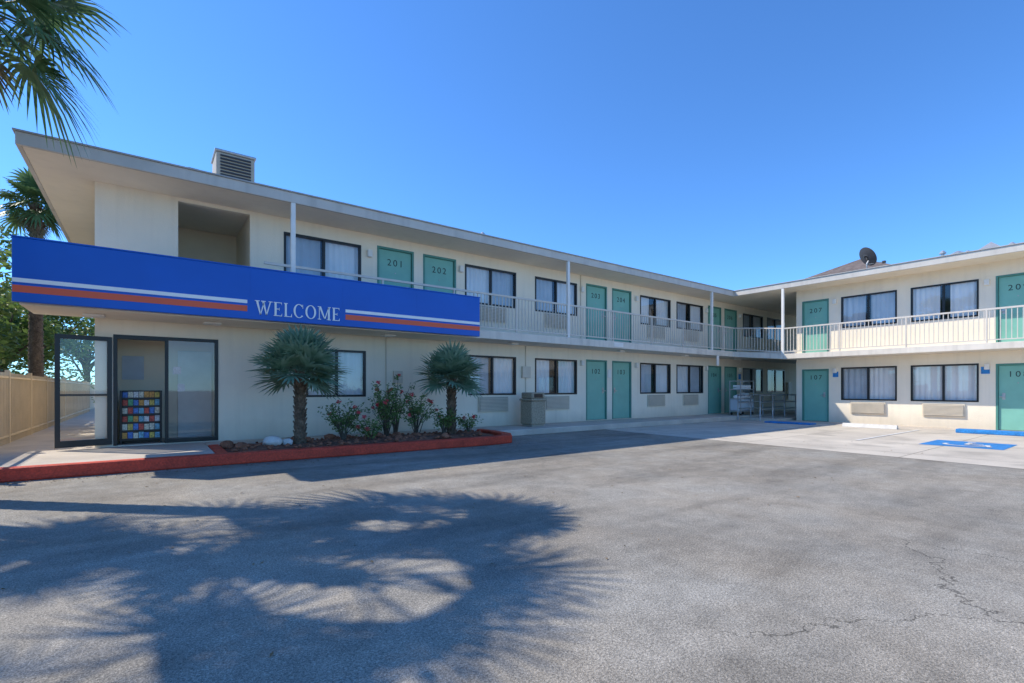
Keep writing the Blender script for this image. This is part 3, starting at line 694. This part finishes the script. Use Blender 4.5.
bush('rose_bush',3.35,10.5,.45,.72,18,4,1100)
bush('rose_bush',4.35,10.6,.55,1.10,24,6,1300)
bush('rose_bush',5.05,10.5,.45,.90,18,6,1000)
bush('rose_bush',3.85,10.2,.32,.42,10,3,450)
bush('rose_bush',5.6,10.2,.38,.55,14,3,700)
bush('rose_bush',6.35,10.3,.28,.38,10,2,400)
bush('rose_bush',4.75,11.0,.38,1.25,12,4,650)
def tree(name,x,y,h,cr,n=4500,s=.22):
    P=empty(name,(x,y,ZA)); V=[];F=[]
    tube_into(V,F,[(x,y,ZA),(x+.1,y,h*.25),(x+.05,y+.1,h*.5),(x,y,h*.75)],[.2,.16,.12,.06],10)
    VL=[];FL=[]
    K=26
    for k in range(K):
        az=k*2.4; el=U(-.2,1); rr=cr*U(.35,1)*math.sqrt(max(.1,1-max(0,el)**2*.6))
        c=Vector((x+math.cos(az)*rr,y+math.sin(az)*rr,h*.58+el*h*.36))
        tube_into(V,F,[(x+.05,y,h*U(.25,.5)),((x+c.x)/2,(y+c.y)/2,(h*.4+c.z)/2),tuple(c)],[.07,.04,.015],6,False)
        r=cr*U(.22,.42); leafcloud(VL,FL,c,r,r,r*.8,n//K,s,.4)
    leafcloud(VL,FL,(x,y,h*.35),cr*.7,cr*.7,h*.3,n//6,s,.3)
    mesh_raw('trunk_and_limbs',V,F,'wood',P); mesh_raw('leaves',VL,FL,'tree',P)
tree('background_tree',-5.2,17.5,5.4,2.3,5500); tree('background_tree',-5.6,23,6.6,2.4); tree('background_tree',-7.2,29,7,3)
tree('background_tree',-3.9,30,5.6,1.7); tree('background_tree',-4.6,20,3.8,1.8); tree('background_tree',-2.9,38,6.5,2.6)
tree('background_tree',-4.3,15.2,3.4,1.4); tree('background_tree',-4.6,27,5.2,2.0)

# ------------------------------------------------------------------ light
sd_=Vector((.65,-.72,-1)).normalized()
l=bpy.data.lights.new('sun','SUN'); l.energy=5; l.angle=math.radians(.5); l.color=(1,.93,.80)
so=bpy.data.objects.new('sun',l); COL.objects.link(so); so.location=(-20,25,30); so.rotation_euler=sd_.to_track_quat('-Z','Y').to_euler()
w=bpy.data.worlds.new('World'); scene.world=w; w.use_nodes=True
nt=w.node_tree; bg=nt.nodes['Background']; sk=nt.nodes.new('ShaderNodeTexSky'); sk.sky_type='NISHITA'; sk.sun_disc=False
sk.sun_elevation=math.asin(-sd_.z); sk.sun_rotation=math.atan2(-sd_.x,-sd_.y)
sk.air_density=1.0; sk.dust_density=.0; sk.ozone_density=3.0; sk.altitude=900
mx=nt.nodes.new('ShaderNodeMix'); mx.data_type='RGBA'; mx.blend_type='MULTIPLY'; mx.inputs['Factor'].default_value=1
mx.inputs['B'].default_value=(.72,1.24,1.78,1)
nt.links.new(sk.outputs[0],mx.inputs['A']); nt.links.new(mx.outputs['Result'],bg.inputs[0]); bg.inputs[1].default_value=.15
scene.view_settings.view_transform='Standard'; scene.view_settings.look='None'; scene.view_settings.exposure=0
# ------------------------------------------------------------------ camera
cam=bpy.data.cameras.new('camera'); co=bpy.data.objects.new('camera',cam); COL.objects.link(co); scene.camera=co
cam.sensor_width=36; cam.lens=490/1024*36; cam.shift_y=.0464; cam.clip_end=2000; cam.clip_start=.05
co.location=(0,0,1.15); co.rotation_euler=(math.radians(90),0,math.radians(53.3-90))
